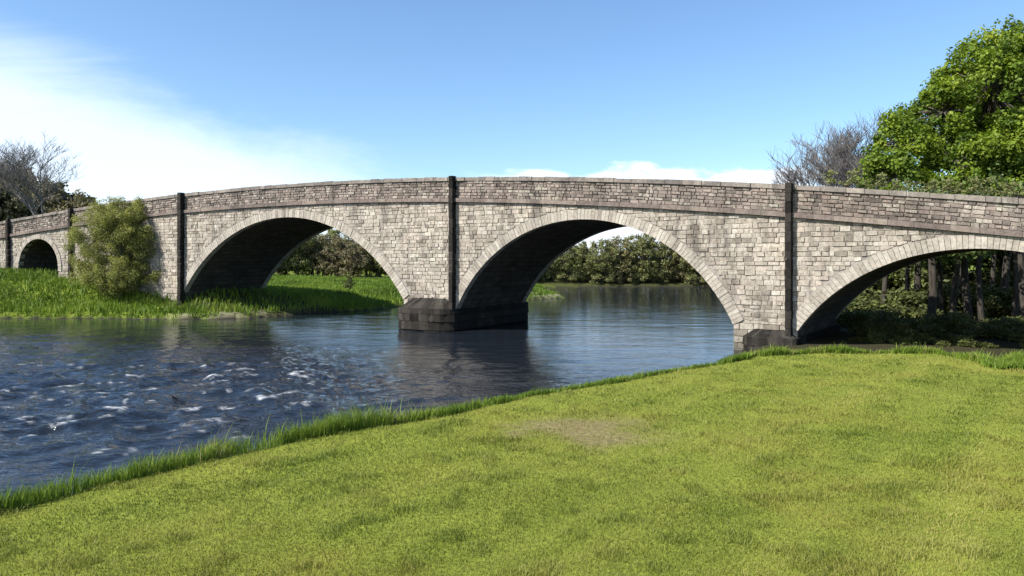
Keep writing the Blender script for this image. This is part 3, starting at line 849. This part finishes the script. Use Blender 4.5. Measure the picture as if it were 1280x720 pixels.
# wooded slope at far left
hp = make_tree('hillside_tree', (0, 0, 0), 9, [(0, 0, 5.8, 2.6, 2.4), (1.6, .2, 4.4, 2.0, 2.0), (-1.6, -.2, 4.4, 2.0, 2.0), (0, -.5, 2.4, 2.8, 2.0), (.3, .2, 7.2, 1.4, 1.3)], 420, .62, 44, .16, M['hill_leaf'], M['bark'], .22, .2, seed=61, hollow=.3)
fst = True
for px, d, topy in [(-110, 86, 190), (-75, 82, 200), (-40, 84, 202), (-10, 80, 208), (12, 84, 212), (30, 79, 219), (47, 82, 226), (62, 78, 234), (76, 80, 241), (88, 77, 246), (98, 79, 251), (4, 74, 226), (-30, 73, 222)]:
    loc = placed(px, d, -.2)
    htop = EYE + (HOR - topy + 9) * d / F_PX
    s = (htop - loc[2]) / 8.6
    o = hp if fst else copy_tree(hp, loc, 0, (1, 1, 1))
    fst = False
    o.location = loc; o.rotation_euler = (0, 0, rg.uniform(0, 6.28)); o.scale = (min(s, 1.1) * 1.0, min(s, 1.1) * 1.0, s)
    tag(o, 'dull brown budding tree on the wooded slope behind the left end of the bridge', 'tree', 'trees on the wooded slope')
# dark wood behind the right arch
wp = make_tree('woodland_tree', (0, 0, 0), 9.5, [(0, 0, 6.8, 2.2, 1.8), (1.5, .2, 5.2, 1.8, 1.5), (-1.5, -.2, 5.0, 1.8, 1.5), (0, -.5, 4.0, 2.2, 1.2), (.5, .5, 3.2, 1.4, 1.0)], 190, .6, 34, .13, M['wood_leaf'], M['bark'], .2, .3, seed=71, hollow=.35)
wp2 = make_tree('woodland_tree', (0, 0, 0), 9.5, [(0, 0, 7.2, 2.0, 1.6), (1.2, .2, 5.8, 1.6, 1.4), (-1.4, -.2, 5.6, 1.7, 1.4)], 55, .6, 34, .13, M['wood_leaf'], M['pale_bark'], .2, .5, seed=72, hollow=.35)
f1 = {0: True, 1: True}
for px, d, kd in [(1102, 35, 1), (1132, 37, 1), (1163, 31, 1), (1190, 33, 1), (1202, 38, 1), (1228, 31.5, 1), (1252, 36, 1), (1282, 31, 1), (1150, 34, 1), (1178, 35.5, 1), (1212, 34, 1), (1240, 37, 1), (1268, 33, 1), (1090, 44, 0), (1125, 48, 0), (1060, 52, 0), (1165, 45, 0), (1200, 48, 0), (1235, 46, 0), (1275, 44, 0), (1310, 42, 0), (1345, 38, 1), (1360, 46, 0), (1400, 40, 0), (1450, 36, 1), (1500, 38, 0), (1110, 58, 0), (1180, 60, 0), (1250, 58, 0), (1320, 56, 0), (1400, 55, 0)]:
    loc = placed(px, d, -.1)
    s = rg.uniform(.66, .82) if d < 50 else rg.uniform(.75, .9)
    if px < 1140: s *= .78
    o = (wp, wp2)[kd] if f1[kd] else copy_tree((wp, wp2)[kd], loc, 0, (1, 1, 1))
    f1[kd] = False
    o.location = loc; o.rotation_euler = (rg.uniform(-.07, .07), rg.uniform(-.08, .08), rg.uniform(0, 6.28)); o.scale = (s * rg.uniform(.75, 1.25), s * rg.uniform(.75, 1.25), s)
    tag(o, ('dark green tree in the shaded wood behind the right arch', 'slender dark trunked tree standing in the shade behind the right arch')[kd], 'tree', 'trees in the wood behind the right arch')
up = make_tree('undergrowth_bush', (0, 0, 0), 1.8, [(0, 0, .8, 1.0, .7), (.7, .2, .6, .7, .5), (-.7, -.1, .6, .7, .5)], 70, .32, 38, .085, M['shrub_leaf'], M['bark'], .05, .15, seed=81, hollow=.3)
fst = True
for px, d, s in [(1075, 25.6, .4), (1098, 25.2, .5), (1128, 24.6, .45), (1150, 24.9, .5), (1178, 24.2, .42), (1206, 24.0, .5), (1232, 23.7, .4), (1290, 23.3, .5), (1085, 27.2, .75), (1120, 26.2, .7), (1160, 27, .8), (1195, 25.6, .65), (1235, 26.6, .8), (1275, 25.6, .75), (1320, 26, .8), (1370, 25, .8), (1105, 28.6, .9), (1180, 28.4, .9), (1255, 28.2, .9), (1062, 31, .9), (1075, 34, 1.1), (1088, 30.5, .8), (1100, 37, 1.3), (1112, 31.5, .9), (1128, 34, 1.1), (1140, 30.5, .8), (1150, 39, 1.4), (1165, 32, .9), (1190, 36, 1.2), (1200, 30.5, .8), (1225, 35, 1.2), (1240, 31, .8), (1262, 35, 1.2), (1275, 30, .9), (1295, 34, 1.2), (1330, 32, 1.2), (1370, 31, 1.2), (1410, 30, 1.2), (1055, 42, 1.5), (1100, 45, 2.2), (1140, 43, 2.0), (1175, 46, 2.2), (1210, 43, 2.0), (1245, 46, 2.2), (1280, 41, 2.0), (1320, 42, 2.0)]:
    loc = placed(px, d, -.05)
    o = up if fst else copy_tree(up, loc, 0, (1, 1, 1))
    fst = False
    o.location = loc; o.rotation_euler = (0, 0, rg.uniform(0, 6.28)); s *= .55 if d < 33 else .8; o.scale = (s * 1.3, s * 1.3, s * rg.uniform(.6, 1.3))
    tag(o, 'low dark bush in the undergrowth behind the right arch', 'bush', 'undergrowth behind the right arch')

# little plants rooted in the coping at the right end
pp = make_tree('parapet_plant', (0, 0, 0), .3, [(0, 0, .12, .2, .1), (.16, .02, .08, .14, .07)], 12, .1, 34, .028, M['olive_leaf'], M['twig'], .008, .2, seed=91, hollow=.2)
fst = True
for px in (1040, 1062, 1085, 1098, 1118, 1131, 1150, 1163, 1182, 1200, 1214, 1236, 1252, 1270, 1294, 1320):
    s = s_of(px); x, y, z = P(s, .2 + rg.uniform(-.12, .12), ztop(s))
    o = pp if fst else copy_tree(pp, (x, y, z), 0, (1, 1, 1))
    fst = False
    k = rg.uniform(.6, 1.25)
    o.location = (x, y, z - .02); o.rotation_euler = (0, 0, rg.uniform(0, 6.28)); o.scale = (k * 1.2, k * 1.2, k)
    tag(o, 'tiny olive plant growing on top of the parapet over the right arch', 'plant', 'plants growing on the parapet')

# ------------------------------------------------------------------ light, sky, camera
to_sun = np.array([-.89, -.46]); to_sun /= np.linalg.norm(to_sun)
EL = R(43)
sd = bpy.data.lights.new('sun', 'SUN'); sd.energy = 5.0; sd.angle = R(.53); sd.color = (1, .95, .87)
so = bpy.data.objects.new('sun', sd); COL.objects.link(so)
from mathutils import Vector
so.rotation_euler = Vector((to_sun[0] * math.cos(EL), to_sun[1] * math.cos(EL), math.sin(EL))).to_track_quat('Z', 'Y').to_euler()
w = bpy.data.worlds.new('World'); SC.world = w; w.use_nodes = True
nt = w.node_tree; bg = nt.nodes['Background']
sky = nt.nodes.new('ShaderNodeTexSky'); sky.sky_type = 'NISHITA'; sky.sun_disc = False
sky.sun_elevation = EL; sky.sun_rotation = math.atan2(to_sun[0], to_sun[1]); sky.ozone_density = 1.6; sky.air_density = 1.0; sky.dust_density = .6; sky.altitude = 20
tc = nt.nodes.new('ShaderNodeTexCoord')
sx = nt.nodes.new('ShaderNodeSeparateXYZ'); nt.links.new(tc.outputs['Generated'], sx.inputs[0])
X_, Y_, Z_ = sx.outputs
az = math_n(nt, 'ARCTAN2', X_, Y_)                         # 0 ahead, negative to the left
el = math_n(nt, 'ARCSINE', Z_)
cv = nt.nodes.new('ShaderNodeCombineXYZ'); nt.links.new(az, cv.inputs[0]); nt.links.new(math_n(nt, 'MULTIPLY', el, 2.6), cv.inputs[1])
def sm(v, a, b):
    n = nt.nodes.new('ShaderNodeMapRange'); n.interpolation_type = 'SMOOTHSTEP'
    nt.links.new(v, n.inputs[0]); n.inputs[1].default_value = a; n.inputs[2].default_value = b
    return n.outputs[0]
# thin bright veil low at the left, thinning upward and to the right
nz = noise(nt, 3.0, 7, .62, cv.outputs[0], .5)
edge = math_n(nt, 'MULTIPLY_ADD', az, -.30, .085)          # its upper edge drops to the right
edge = math_n(nt, 'ADD', edge, math_n(nt, 'MULTIPLY_ADD', nz, .22, -.11))
veil = sm(math_n(nt, 'SUBTRACT', edge, el), -.03, .10)
veil = math_n(nt, 'MULTIPLY', veil, sm(az, .08, -.28))
# bank of small cumulus low ahead
nc = noise(nt, 9, 6, .55, cv.outputs[0], .2)
tp = math_n(nt, 'MULTIPLY_ADD', nc, .085, .082)
cum = sm(math_n(nt, 'SUBTRACT', tp, el), .0, .012)
cum = math_n(nt, 'MULTIPLY', cum, math_n(nt, 'MULTIPLY', sm(az, -.08, .03), sm(az, .46, .34)))
cl = math_n(nt, 'MAXIMUM', math_n(nt, 'MULTIPLY', veil, .64), math_n(nt, 'MULTIPLY', cum, .9), clamp=True)
skyc = mix(nt, 1.0, sky.outputs[0], (.87, 1.03, 1.17), 'MULTIPLY')
nt.links.new(mix(nt, cl, skyc, (6.9, 7.5, 8.5)), bg.inputs['Color'])
bg.inputs['Strength'].default_value = .105
cam = bpy.data.cameras.new('camera'); co = bpy.data.objects.new('camera', cam); COL.objects.link(co)
cam.sensor_width = 36; cam.lens = 36 * F_PX / 1280; cam.shift_y = (HOR - 360) / 1280
cam.clip_start = .05; cam.clip_end = 6000
co.location = (0, 0, EYE); co.rotation_euler = (R(90), 0, 0)
SC.camera = co
vs = SC.view_settings
vs.view_transform = 'Standard'; vs.look = 'None'; vs.exposure = 0.78; vs.gamma = 1; vs.use_curve_mapping = False
SC.cycles.max_bounces = 6; SC.cycles.transparent_max_bounces = 4
